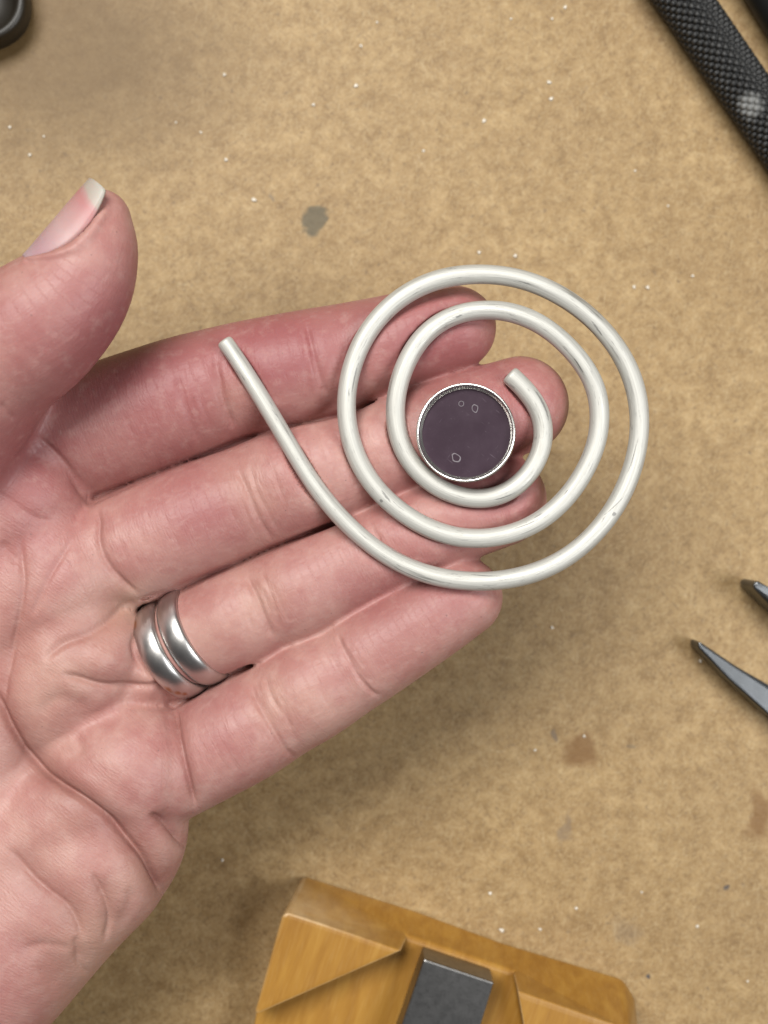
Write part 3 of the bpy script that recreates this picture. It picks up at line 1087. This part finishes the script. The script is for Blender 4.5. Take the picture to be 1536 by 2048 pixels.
def plum_reflection_material():
    m, nt, bs = new_mat('plum_reflection')  # plum base colour paints in the dark reflection from overhead
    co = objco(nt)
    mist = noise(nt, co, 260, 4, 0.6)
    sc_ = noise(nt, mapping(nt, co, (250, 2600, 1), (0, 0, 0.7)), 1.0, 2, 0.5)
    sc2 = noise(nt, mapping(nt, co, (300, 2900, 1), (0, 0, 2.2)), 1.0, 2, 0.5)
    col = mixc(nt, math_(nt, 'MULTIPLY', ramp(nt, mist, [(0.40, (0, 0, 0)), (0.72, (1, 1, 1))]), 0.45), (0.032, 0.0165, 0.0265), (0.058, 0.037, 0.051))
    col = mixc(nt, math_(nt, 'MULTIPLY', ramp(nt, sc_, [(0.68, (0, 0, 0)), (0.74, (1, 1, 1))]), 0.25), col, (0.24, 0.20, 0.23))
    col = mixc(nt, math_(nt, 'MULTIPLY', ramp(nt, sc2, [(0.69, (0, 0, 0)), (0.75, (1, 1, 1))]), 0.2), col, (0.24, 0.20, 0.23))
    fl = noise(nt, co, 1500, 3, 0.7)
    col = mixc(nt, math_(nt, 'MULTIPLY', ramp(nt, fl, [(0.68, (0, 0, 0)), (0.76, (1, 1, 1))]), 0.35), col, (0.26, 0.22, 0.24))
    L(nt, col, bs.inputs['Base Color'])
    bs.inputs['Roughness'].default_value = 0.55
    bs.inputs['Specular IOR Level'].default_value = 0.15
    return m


bz_z = max(surf_z(934 + dx, 868 + dy) for dx in (-60, -30, 0, 30, 60) for dy in (-50, -20, 10, 40)) + 11.0
bz_p = U(934, 868, bz_z)
bez = empty('bezel_cup', W(bz_p))
bez.rotation_euler = (math.radians(-1.0), math.radians(-8.5), 0)
silver = metal('bright_silver', (0.86, 0.84, 0.79), 0.24, 0.03, 700, metallic=0.97)
ro, ri, hh = 96.0 * S, 91.5 * S, 36 * S
prof = [(ro, 0), (ro, hh - 2.5 * S), (ro + 1.0 * S, hh - 1.2 * S), (ro - 0.4 * S, hh), (ri + 1.0 * S, hh + 0.3 * S), (ri, hh - 2 * S), (ri - .6 * S, hh * 0.74), (ri - 1.6 * S, hh * 0.70), (ri - 4.4 * S, hh * 0.66), (ri - 5.4 * S, hh * 0.60), (ri - 5.6 * S, 14 * S), (ri - 5.6 * S, 0)]
vv, ff = lathe(prof)
wall = mesh_obj('wall', vv, ff, silver, bez)
fix_normals(wall)
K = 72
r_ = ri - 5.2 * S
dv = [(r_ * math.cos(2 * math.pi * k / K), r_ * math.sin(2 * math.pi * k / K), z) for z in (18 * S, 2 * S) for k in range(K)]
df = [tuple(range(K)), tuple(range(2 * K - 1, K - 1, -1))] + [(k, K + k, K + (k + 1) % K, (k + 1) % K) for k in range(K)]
disc = mesh_obj('floor_disc', dv, df, plum_reflection_material(), bez, smooth=False)
tag(disc, 'floor with a painted dark plum reflection and small blistered spots')
# blistered outlines on the floor: real, low raised rings
blm, bnt, bbs = new_mat('blister')
bbs.inputs['Base Color'].default_value = (0.16, 0.135, 0.15, 1)
bbs.inputs['Roughness'].default_value = 0.4
for (cx, cy, pts) in [(924, 809, [(0, -6), (5, -3), (5, 3), (0, 6), (-5, 3), (-5, -3)]),
                      (951, 819, [(-2, -9), (6, -5), (6, 3), (2, 9), (-5, 4), (-6, -4)]),
                      (914, 916, [(-9, -6), (-3, -9), (9, -1), (6, 9), (-6, 7)])]:
    loop = catmull(np.array(pts + [pts[0]], float), 4)[:-1]
    base = (U(cx, cy, bz_z) - bz_p)
    vb, fb = [], []
    n = len(loop)
    for i in range(n):
        for rr_, zz in ((1.0, 17.9), (0.94, 18.6), (0.80, 18.6), (0.74, 17.9)):
            vb.append(((base[0] + loop[i][0] * rr_) * S, (base[1] - loop[i][1] * rr_) * S, (zz + 0.3) * S))
    for i in range(n):
        for j in range(3):
            a, b = i * 4 + j, ((i + 1) % n) * 4 + j
            fb.append((a, a + 1, b + 1, b))
    mesh_obj('blister', vb, fb, blm, disc)
tag(bez, 'round bezel cup with bright silver wall and dark plum reflection painted on its floor', 'bezel cup')

# ------------------------------------------------------------------ finger rings
def band(name, c_px, zc, axis2, tilt, rx, rz, width, mat, label, stained=False):
    p = U(c_px[0], c_px[1], zc)
    ax = np.array([axis2[0], -axis2[1], 0.0])
    ax /= np.linalg.norm(ax)
    side = np.array([ax[1], -ax[0], 0.0])
    up = np.array([0, 0, 1.0])
    # the top of the band leans towards the palm
    c, s = math.cos(tilt), math.sin(tilt)
    up2 = c * up - s * ax
    ax2 = c * ax + s * up
    prof = []
    w = width / 2
    for k in range(15):
        a = math.pi * k / 14
        prof.append((-w * math.cos(a), 12.5 * math.sin(a) ** 0.75 + 1.5))
    prof += [(w * 0.9, 0.0), (-w * 0.9, 0.0)]
    K = 120
    verts, faces = [], []
    n = len(prof)
    for k in range(K):
        a = 2 * math.pi * k / K
        for (u, h) in prof:
            e = np.array([math.cos(a) * side[i] * (rx + h) + math.sin(a) * up2[i] * (rz + h) for i in range(3)])
            verts.append((e + ax2 * u) * S)
    for k in range(K):
        for i in range(n):
            faces.append((k * n + i, k * n + (i + 1) % n, ((k + 1) % K) * n + (i + 1) % n, ((k + 1) % K) * n + i))
    o = mesh_obj(name, verts, faces, mat)
    o.location = W(p)
    st = []
    for k in range(K):
        a = 360.0 * k / K
        for (u, h) in prof:
            v = 0.0
            for a0, aw, u0 in ((141, 9, -0.62), (52, 8, -0.60), (41, 6, -0.30), (33, 5, -0.05)):
                v = max(v, math.exp(-((a - a0) / aw) ** 2 - ((u / w - u0) / 0.28) ** 2))
            st.append(v if stained else 0.0)
    at = o.data.attributes.new('stain', 'FLOAT', 'POINT')
    at.data.foreach_set('value', np.array(st, np.float32))
    fix_normals(o)
    tag(o, label, 'ring', 'bands worn on the ring finger')
    return o


steel1 = metal('polished_band', (0.62, 0.60, 0.58), 0.34, 0.05)
steel2 = metal('polished_band_stained', (0.62, 0.60, 0.58), 0.34, 0.05)
_nt = steel2.node_tree
_bs = _nt.nodes['Principled BSDF']
_at = _nt.nodes.new('ShaderNodeAttribute')
_at.attribute_name = 'stain'
_src = _bs.inputs['Base Color'].links[0].from_socket
_f = ramp(_nt, math_(_nt, 'ADD', _at.outputs['Fac'], math_(_nt, 'MULTIPLY', math_(_nt, 'SUBTRACT', noise(_nt, objco(_nt), 900, 3), 0.5), 0.5)), [(0.35, (0, 0, 0)), (0.85, (0.8, 0.8, 0.8))])
L(_nt, mixc(_nt, _f, _src, (0.42, 0.20, 0.06)), _bs.inputs['Base Color'])
axr = (0.865, -0.50)
band('finger_ring', (348, 1297), -115, axr, math.radians(15), 95, 95, 51, steel2, 'metal band nearest the palm, with orange stains along its edge', True)
band('finger_ring', (393, 1271), -111, axr, math.radians(15), 95, 95, 51, steel1, 'plain metal band farther from the palm, nearer the fingertip')


# ------------------------------------------------------------------ pliers (right edge)
def prism_px(name, top_px, zt, zb, mat, parent, origin, shrink=None, bev=0.0003):
    """solid with a polygonal top at heights zt (per corner) and the same outline at zb"""
    n = len(top_px)
    zt = zt if hasattr(zt, '__len__') else [zt] * n
    top = [U(p[0], p[1], zt[i]) for i, p in enumerate(top_px)]
    bot = []
    for i, p in enumerate(top):
        q = p.copy()
        q[2] = zb if not hasattr(zb, '__len__') else zb[i]
        if shrink is not None:
            q[0] += shrink[i][0]
            q[1] -= shrink[i][1]
        bot.append(q)
    verts = sub_origin([W(p) for p in top + bot], origin)
    faces = [tuple(range(n)), tuple(range(2 * n - 1, n - 1, -1))] + [(i, n + i, n + (i + 1) % n, (i + 1) % n) for i in range(n)]
    o = mesh_obj(name, verts, faces, mat, parent, smooth=False)
    fix_normals(o)
    if bev:
        bevel(o, bev, 2)
    return o


tool_steel = metal('tool_steel', (0.125, 0.13, 0.135), 0.38, 0.06, 1800)
piv = U(1900, 1560, -520)
pl = empty('pliers', W(np.array([piv[0], piv[1], -HB])))
plo = np.array(W(np.array([piv[0], piv[1], -HB])))
prism_px('jaw', [(1398, 1283), (1404, 1286), (1470, 1331), (1536, 1369), (1700, 1462), (1880, 1520), (1880, 1600), (1700, 1540), (1536, 1430), (1455, 1358), (1396, 1296)],
         [-510, -510, -508, -505, -500, -495, -495, -500, -505, -508, -510], -596, tool_steel, pl, plo, bev=0.00055)
prism_px('jaw', [(1508, 1166), (1516, 1161), (1536, 1173), (1700, 1290), (1890, 1440), (1890, 1520), (1700, 1362), (1536, 1207), (1506, 1175)],
         [-470, -470, -470, -470, -480, -490, -490, -480, -470], -590, tool_steel, pl, plo, bev=0.0005)
pvx = []
vv, ff = lathe([(0.2 * S, 0), (95 * S, 0), (95 * S, 100 * S), (86 * S, 110 * S), (0.2 * S, 110 * S)], 40)
pj = mesh_obj('pivot', [(x, y, z + 2 * S) for x, y, z in vv], ff, tool_steel, pl)
for nm, (x, y) in (('handle', (2500, 1700)), ('handle', (2350, 2050))):
    a, b = U(1930, 1580, -540), U(x, y, -540)
    d = (b - a) / np.linalg.norm(b - a)
    s_ = np.array([-d[1], d[0], 0])
    hv, hf = [], []
    for i in range(12):
        p = a + (b - a) * i / 11
        r = 34 + 6 * math.sin(i / 11 * 3.1)
        for k in range(14):
            t_ = 2 * math.pi * k / 14
            hv.append(p + s_ * r * math.cos(t_) + np.array([0, 0, r * math.sin(t_)]))
    for i in range(11):
        for k in range(14):
            hf.append((i * 14 + k, i * 14 + (k + 1) % 14, (i + 1) * 14 + (k + 1) % 14, (i + 1) * 14 + k))
    hf += [tuple(range(14)), tuple(11 * 14 + k for k in range(14))]
    o = mesh_obj(nm, sub_origin([W(p) for p in hv], plo), hf, tool_steel, pl)
    fix_normals(o)
tag(pl, 'steel pliers with open tapering jaws at the right edge', 'pliers')

# ------------------------------------------------------------------ knurled black handle and the tool beside it (top right)
def black_mat(name, rough, smudge=None):
    m, nt, bs = new_mat(name)
    co = objco(nt)
    n1 = noise(nt, co, 500, 4, 0.6)
    col = mixc(nt, n1, (0.004, 0.004, 0.004), (0.012, 0.0115, 0.011))
    if smudge is not None:
        ta = nt.nodes.new('ShaderNodeAttribute')
        ta.attribute_name = 'tip'
        col = mixc(nt, math_(nt, 'MULTIPLY', ta.outputs['Fac'], noise(nt, co, 260, 3)), col, (0.055, 0.054, 0.052))
        d = nt.nodes.new('ShaderNodeVectorMath')
        d.operation = 'DISTANCE'
        L(nt, co, d.inputs[0])
        d.inputs[1].default_value = smudge
        dd = math_(nt, 'ADD', d.outputs['Value'], math_(nt, 'MULTIPLY', math_(nt, 'SUBTRACT', noise(nt, co, 900, 3), 0.5), 0.0022))
        f_ = ramp(nt, math_(nt, 'MULTIPLY', dd, 200.0), [(0.30, (1, 1, 1)), (0.62, (0, 0, 0))])
        col = mixc(nt, math_(nt, 'MULTIPLY', f_, 0.75), col, (0.24, 0.24, 0.23))
    L(nt, col, bs.inputs['Base Color'])
    bs.inputs['Roughness'].default_value = rough
    bs.inputs['Metallic'].default_value = 0.0
    bs.inputs['Specular IOR Level'].default_value = 0.4
    return m


def rod(name, p_px, dirpx, r, back, fwd, mat, knurl=0.0, nd=24, pitch=15.5, res=6, zoff=0.0):
    """rod lying on the bench; axis through p_px, along dirpx"""
    zc = -HB + r + zoff
    c = U(p_px[0], p_px[1], zc)
    d = np.array([dirpx[0], -dirpx[1], 0.0])
    d /= np.linalg.norm(d)
    s_ = np.array([-d[1], d[0], 0.0])
    up = np.array([0, 0, 1.0])
    if knurl:
        K = nd * res
        step = 2 * math.pi * r / nd / res
    else:
        K = 48
        step = 30.0
    Ls = np.arange(-back, fwd, step)
    th = 2 * np.pi * np.arange(K) / K
    T, A = np.meshgrid(th, Ls)
    if knurl:
        u = T * nd / (2 * np.pi)
        v_ = A / (2 * math.pi * r / nd)
        a1, a2 = (u + v_) % 1.0, (u - v_) % 1.0
        h = np.minimum((np.sin(np.pi * a1) * np.sin(np.pi * a2)) ** 0.8, 0.66) / 0.66
        tipw = np.clip((h - 0.8) / 0.2, 0, 1)
        R = r - knurl + knurl * h
    else:
        R = np.full_like(T, r)
    endf = np.clip(np.minimum(A + back, fwd - A) / 30.0, 0, 1)
    R = R * (0.86 + 0.14 * np.sqrt(np.maximum(0, 1 - (1 - endf) ** 2)))
    X = d[None, None, :] * A[..., None] + s_[None, None, :] * (R * np.cos(T))[..., None] + up[None, None, :] * (R * np.sin(T))[..., None]
    n = len(Ls)
    i, k = np.meshgrid(np.arange(n - 1), np.arange(K), indexing='ij')
    Qr = np.stack([i * K + k, i * K + (k + 1) % K, (i + 1) * K + (k + 1) % K, (i + 1) * K + k], -1).reshape(-1, 4)
    me = bpy.data.meshes.new(name)
    me.from_pydata([tuple(x) for x in X.reshape(-1, 3) * S], [], [tuple(map(int, q)) for q in Qr] + [tuple(range(K)), tuple((n - 1) * K + q for q in range(K))])
    me.polygons.foreach_set('use_smooth', [True] * len(me.polygons))
    me.materials.append(mat)
    if knurl:
        at = me.attributes.new('tip', 'FLOAT', 'POINT')
        at.data.foreach_set('value', tipw.reshape(-1).astype(np.float32))
    o = bpy.data.objects.new(name, me)
    COL.objects.link(o)
    o.location = W(c)
    fix_normals(o)
    return o


kc = U(1410, 62, -HB + 62)
sm = U(1499, 212, -HB + 115) - kc
kn = rod('knurled_handle', (1410, 62), (0.566, 0.825), 62, 620, 780, black_mat('black_knurl', 0.42, (sm[0] * S, sm[1] * S, sm[2] * S)), knurl=9.0, nd=17, res=10)
tag(kn, 'black knurled tool handle with a pale smudge, lying diagonally at the top right', 'tool handle')
bk = rod('black_handle', (1581, 35), (0.52, 0.855), 66, 500, 620, black_mat('black_smooth', 0.55), zoff=0)
tag(bk, 'plain black tool handle just showing in the top right corner', 'tool handle')

# ------------------------------------------------------------------ dark dish (top left corner)
def dish():
    p = U(-74, -26, -520)
    p[2] = -HB
    K = 96
    prof = [(60, 4), (128, 0), (138, 6), (143, 20), (145, 66), (143, 78), (137, 84), (128, 83), (120, 76), (114, 50), (100, 34), (60, 30)]
    verts, faces = [], []
    n = len(prof)
    for k in range(K):
        a = 2 * math.pi * k / K
        q = (abs(math.cos(a)) ** 2.8 + abs(math.sin(a)) ** 2.8) ** (-1 / 2.8)
        for r, z in prof:
            verts.append((r * q * math.cos(a + 0.25) * S, r * q * math.sin(a + 0.25) * S, z * S))
    for k in range(K):
        for i in range(n - 1):
            faces.append((k * n + i, k * n + i + 1, ((k + 1) % K) * n + i + 1, ((k + 1) % K) * n + i))
    faces.append(tuple(k * n for k in range(K)))
    faces.append(tuple(k * n + n - 1 for k in range(K)))
    m, nt, bs = new_mat('dark_dish')
    co = objco(nt)
    c = mixc(nt, noise(nt, co, 300, 4), (0.010, 0.0075, 0.004), (0.020, 0.015, 0.009))
    L(nt, c, bs.inputs['Base Color'])
    bs.inputs['Roughness'].default_value = 0.45
    o = mesh_obj('dark_dish', verts, faces, m)
    o.location = W(p)
    fix_normals(o)
    tag(o, 'dark rounded dish cut off by the top left corner', 'dish')


dish()


# ------------------------------------------------------------------ wooden bench pin block with a steel post (bottom)
def wood_material():
    m, nt, bs = new_mat('amber_wood')
    co = objco(nt)
    g = noise(nt, mapping(nt, co, (420, 60, 200), (0, 0, 0.32)), 1.0, 4, 0.6, 0.4)
    b = noise(nt, co, 60, 3, 0.6)
    fine = noise(nt, mapping(nt, co, (2400, 160, 600), (0, 0, 0.32)), 1.0, 3, 0.6)
    col = ramp(nt, g, [(0.30, (0.270, 0.120, 0.014)), (0.52, (0.340, 0.163, 0.022)), (0.72, (0.41, 0.215, 0.036))])
    col = mixc(nt, math_(nt, 'MULTIPLY', b, 0.35), col, (0.34, 0.17, 0.045))
    col = mixc(nt, math_(nt, 'MULTIPLY', ramp(nt, fine, [(0.5, (0, 0, 0)), (0.8, (1, 1, 1))]), 0.25), col, (0.50, 0.31, 0.11))
    geo = nt.nodes.new('ShaderNodeNewGeometry')
    edge = ramp(nt, geo.outputs['Pointiness'], [(0.53, (0, 0, 0)), (0.60, (1, 1, 1))])
    col = mixc(nt, math_(nt, 'MULTIPLY', math_(nt, 'MULTIPLY', edge, noise(nt, co, 300, 3)), 0.7), col, (0.74, 0.58, 0.36))
    L(nt, col, bs.inputs['Base Color'])
    bs.inputs['Roughness'].default_value = 0.45
    bs.inputs['Specular IOR Level'].default_value = 0.4
    L(nt, bump(nt, fine, 0.12, 0.0003), bs.inputs['Normal'])
    return m


wood = wood_material()
po = np.array(W(U(900, 2100, -HB)))
pin = empty('bench_pin', tuple(po))


ZT, ZF, ZG = -400.0, -490.0, -598.0


def drop(p, z):
    q = p.copy()
    q[2] = z
    return q


f0, f1, f2, f3, f4, f5, f6, f7 = [U(x, y, ZG) for x, y in ((604, 1749), (832, 1821), (1012, 1887), (1246, 1957), (1268, 1992), (1310, 2500), (430, 2500), (500, 2100))]
r0, r1, r2, r3 = U(567, 1823, ZT - 6), U(801, 1902, ZT), U(1036, 1983, ZT), U(1258, 2060, ZT - 8)
l1, l2 = U(815, 1873, ZF), U(1027, 1944, ZF)
ea = U(508, 2031, ZT)
wq = U(1125, 2500, ZT)
q5 = U(1330, 2500, ZT)
q6 = U(430, 2500, ZF)
pv = [f0, f1, f2, f3, f4, f5, f6, f7, r0, r1, r2, r3, l1, l2, ea, drop(ea, ZF), drop(r1, ZF), drop(r2, ZF), wq, drop(wq, ZF), q5, q6]
pf = [(0, 1, 12, 9, 8), (1, 2, 13, 12), (2, 3, 11, 10, 13), (3, 4, 11), (4, 5, 20, 11), (8, 9, 14), (9, 12, 16), (9, 16, 15, 14), (10, 17, 13), (10, 18, 19, 17), (10, 11, 20, 18),
      (12, 13, 17, 19, 21, 15, 16), (0, 8, 14, 15, 21, 6, 7), (6, 21, 19, 18, 20, 5), (7, 6, 5, 4, 3, 2, 1, 0)]
body = mesh_obj('wooden_body', sub_origin([W(p) for p in pv], po), pf, wood, pin, False)
bm = bmesh.new()
bm.from_mesh(body.data)
bmesh.ops.triangulate(bm, faces=bm.faces)
bmesh.ops.recalc_face_normals(bm, faces=bm.faces)
bm.to_mesh(body.data)
bm.free()
for p_ in body.data.polygons:
    p_.use_smooth = False
bevel(body, 0.0009, 3, 14)
post_steel = metal('scratched_steel', (0.24, 0.233, 0.226), 0.36, 0.08, 2600, dirt=0.25, dirtcol=(0.05, 0.047, 0.043))
zt_ = -396.0
pt = [U(848, 1918, zt_), U(988, 1965, zt_), U(885, 2300, zt_), U(716, 2300, zt_)]
pv = pt + [drop(p, ZF + 2) for p in pt]
box = [(0, 1, 2, 3), (7, 6, 5, 4), (0, 4, 5, 1), (1, 5, 6, 2), (2, 6, 7, 3), (3, 7, 4, 0)]
post = mesh_obj('steel_post', sub_origin([W(p) for p in pv], po), box, post_steel, pin, False)
fix_normals(post)
bevel(post, 0.0004, 2)
tag(pin, 'amber wooden bench pin block with a scratched steel post set in its recess', 'bench pin')

# ------------------------------------------------------------------ tiny silver crumbs on the bench
crm, cnt_, cbs = new_mat('silver_crumb')
cbs.inputs['Base Color'].default_value = (0.70, 0.64, 0.54, 1)
cbs.inputs['Metallic'].default_value = 0.15
cbs.inputs['Roughness'].default_value = 0.4
bm = bmesh.new()
bmesh.ops.create_icosphere(bm, subdivisions=2, radius=1.0)
for v_ in bm.verts:
    v_.co *= 1 + 0.25 * math.sin(v_.co.x * 3.1 + v_.co.y * 2.3)
    v_.co.z *= 0.6
crumb_me = bpy.data.meshes.new('silver_crumb')
bm.to_mesh(crumb_me)
bm.free()
crumb_me.polygons.foreach_set('use_smooth', [True] * len(crumb_me.polygons))
crumb_me.materials.append(crm)
CR = [(449, 150), (88, 273), (60, 310), (402, 265), (352, 245), (754, 45), (722, 92), (712, 172), (627, 210), (847, 302), (968, 242), (1022, 38), (1104, 38), (1102, 198), (1098, 165), (1130, 15),
      (1270, 342), (1268, 574), (1295, 575), (1385, 552), (1336, 412), (1030, 512), (958, 505), (508, 400), (1104, 1255), (1400, 1322), (1168, 1472), (1283, 1784), (1152, 1816), (980, 1786), (1394, 1852), (1495, 1962), (1070, 1500), (1080, 1858), (1003, 1860), (452, 320), (445, 1720), (20, 255)]
for (px, py) in CR:
    o = bpy.data.objects.new('silver_crumb', crumb_me)
    COL.objects.link(o)
    s_ = rnd.uniform(2.6, 4.8) * S
    o.scale = (s_, s_ * rnd.uniform(0.9, 1.5), s_)
    o.rotation_euler = (0, 0, rnd.uniform(0, 6.28))
    o.location = W(U(px, py, -HB))
    o.location.z = s_ * 0.55
    tag(o, 'tiny bright silver crumb lying loose on the brown bench top', 'metal crumb', 'silver crumbs scattered on the bench')
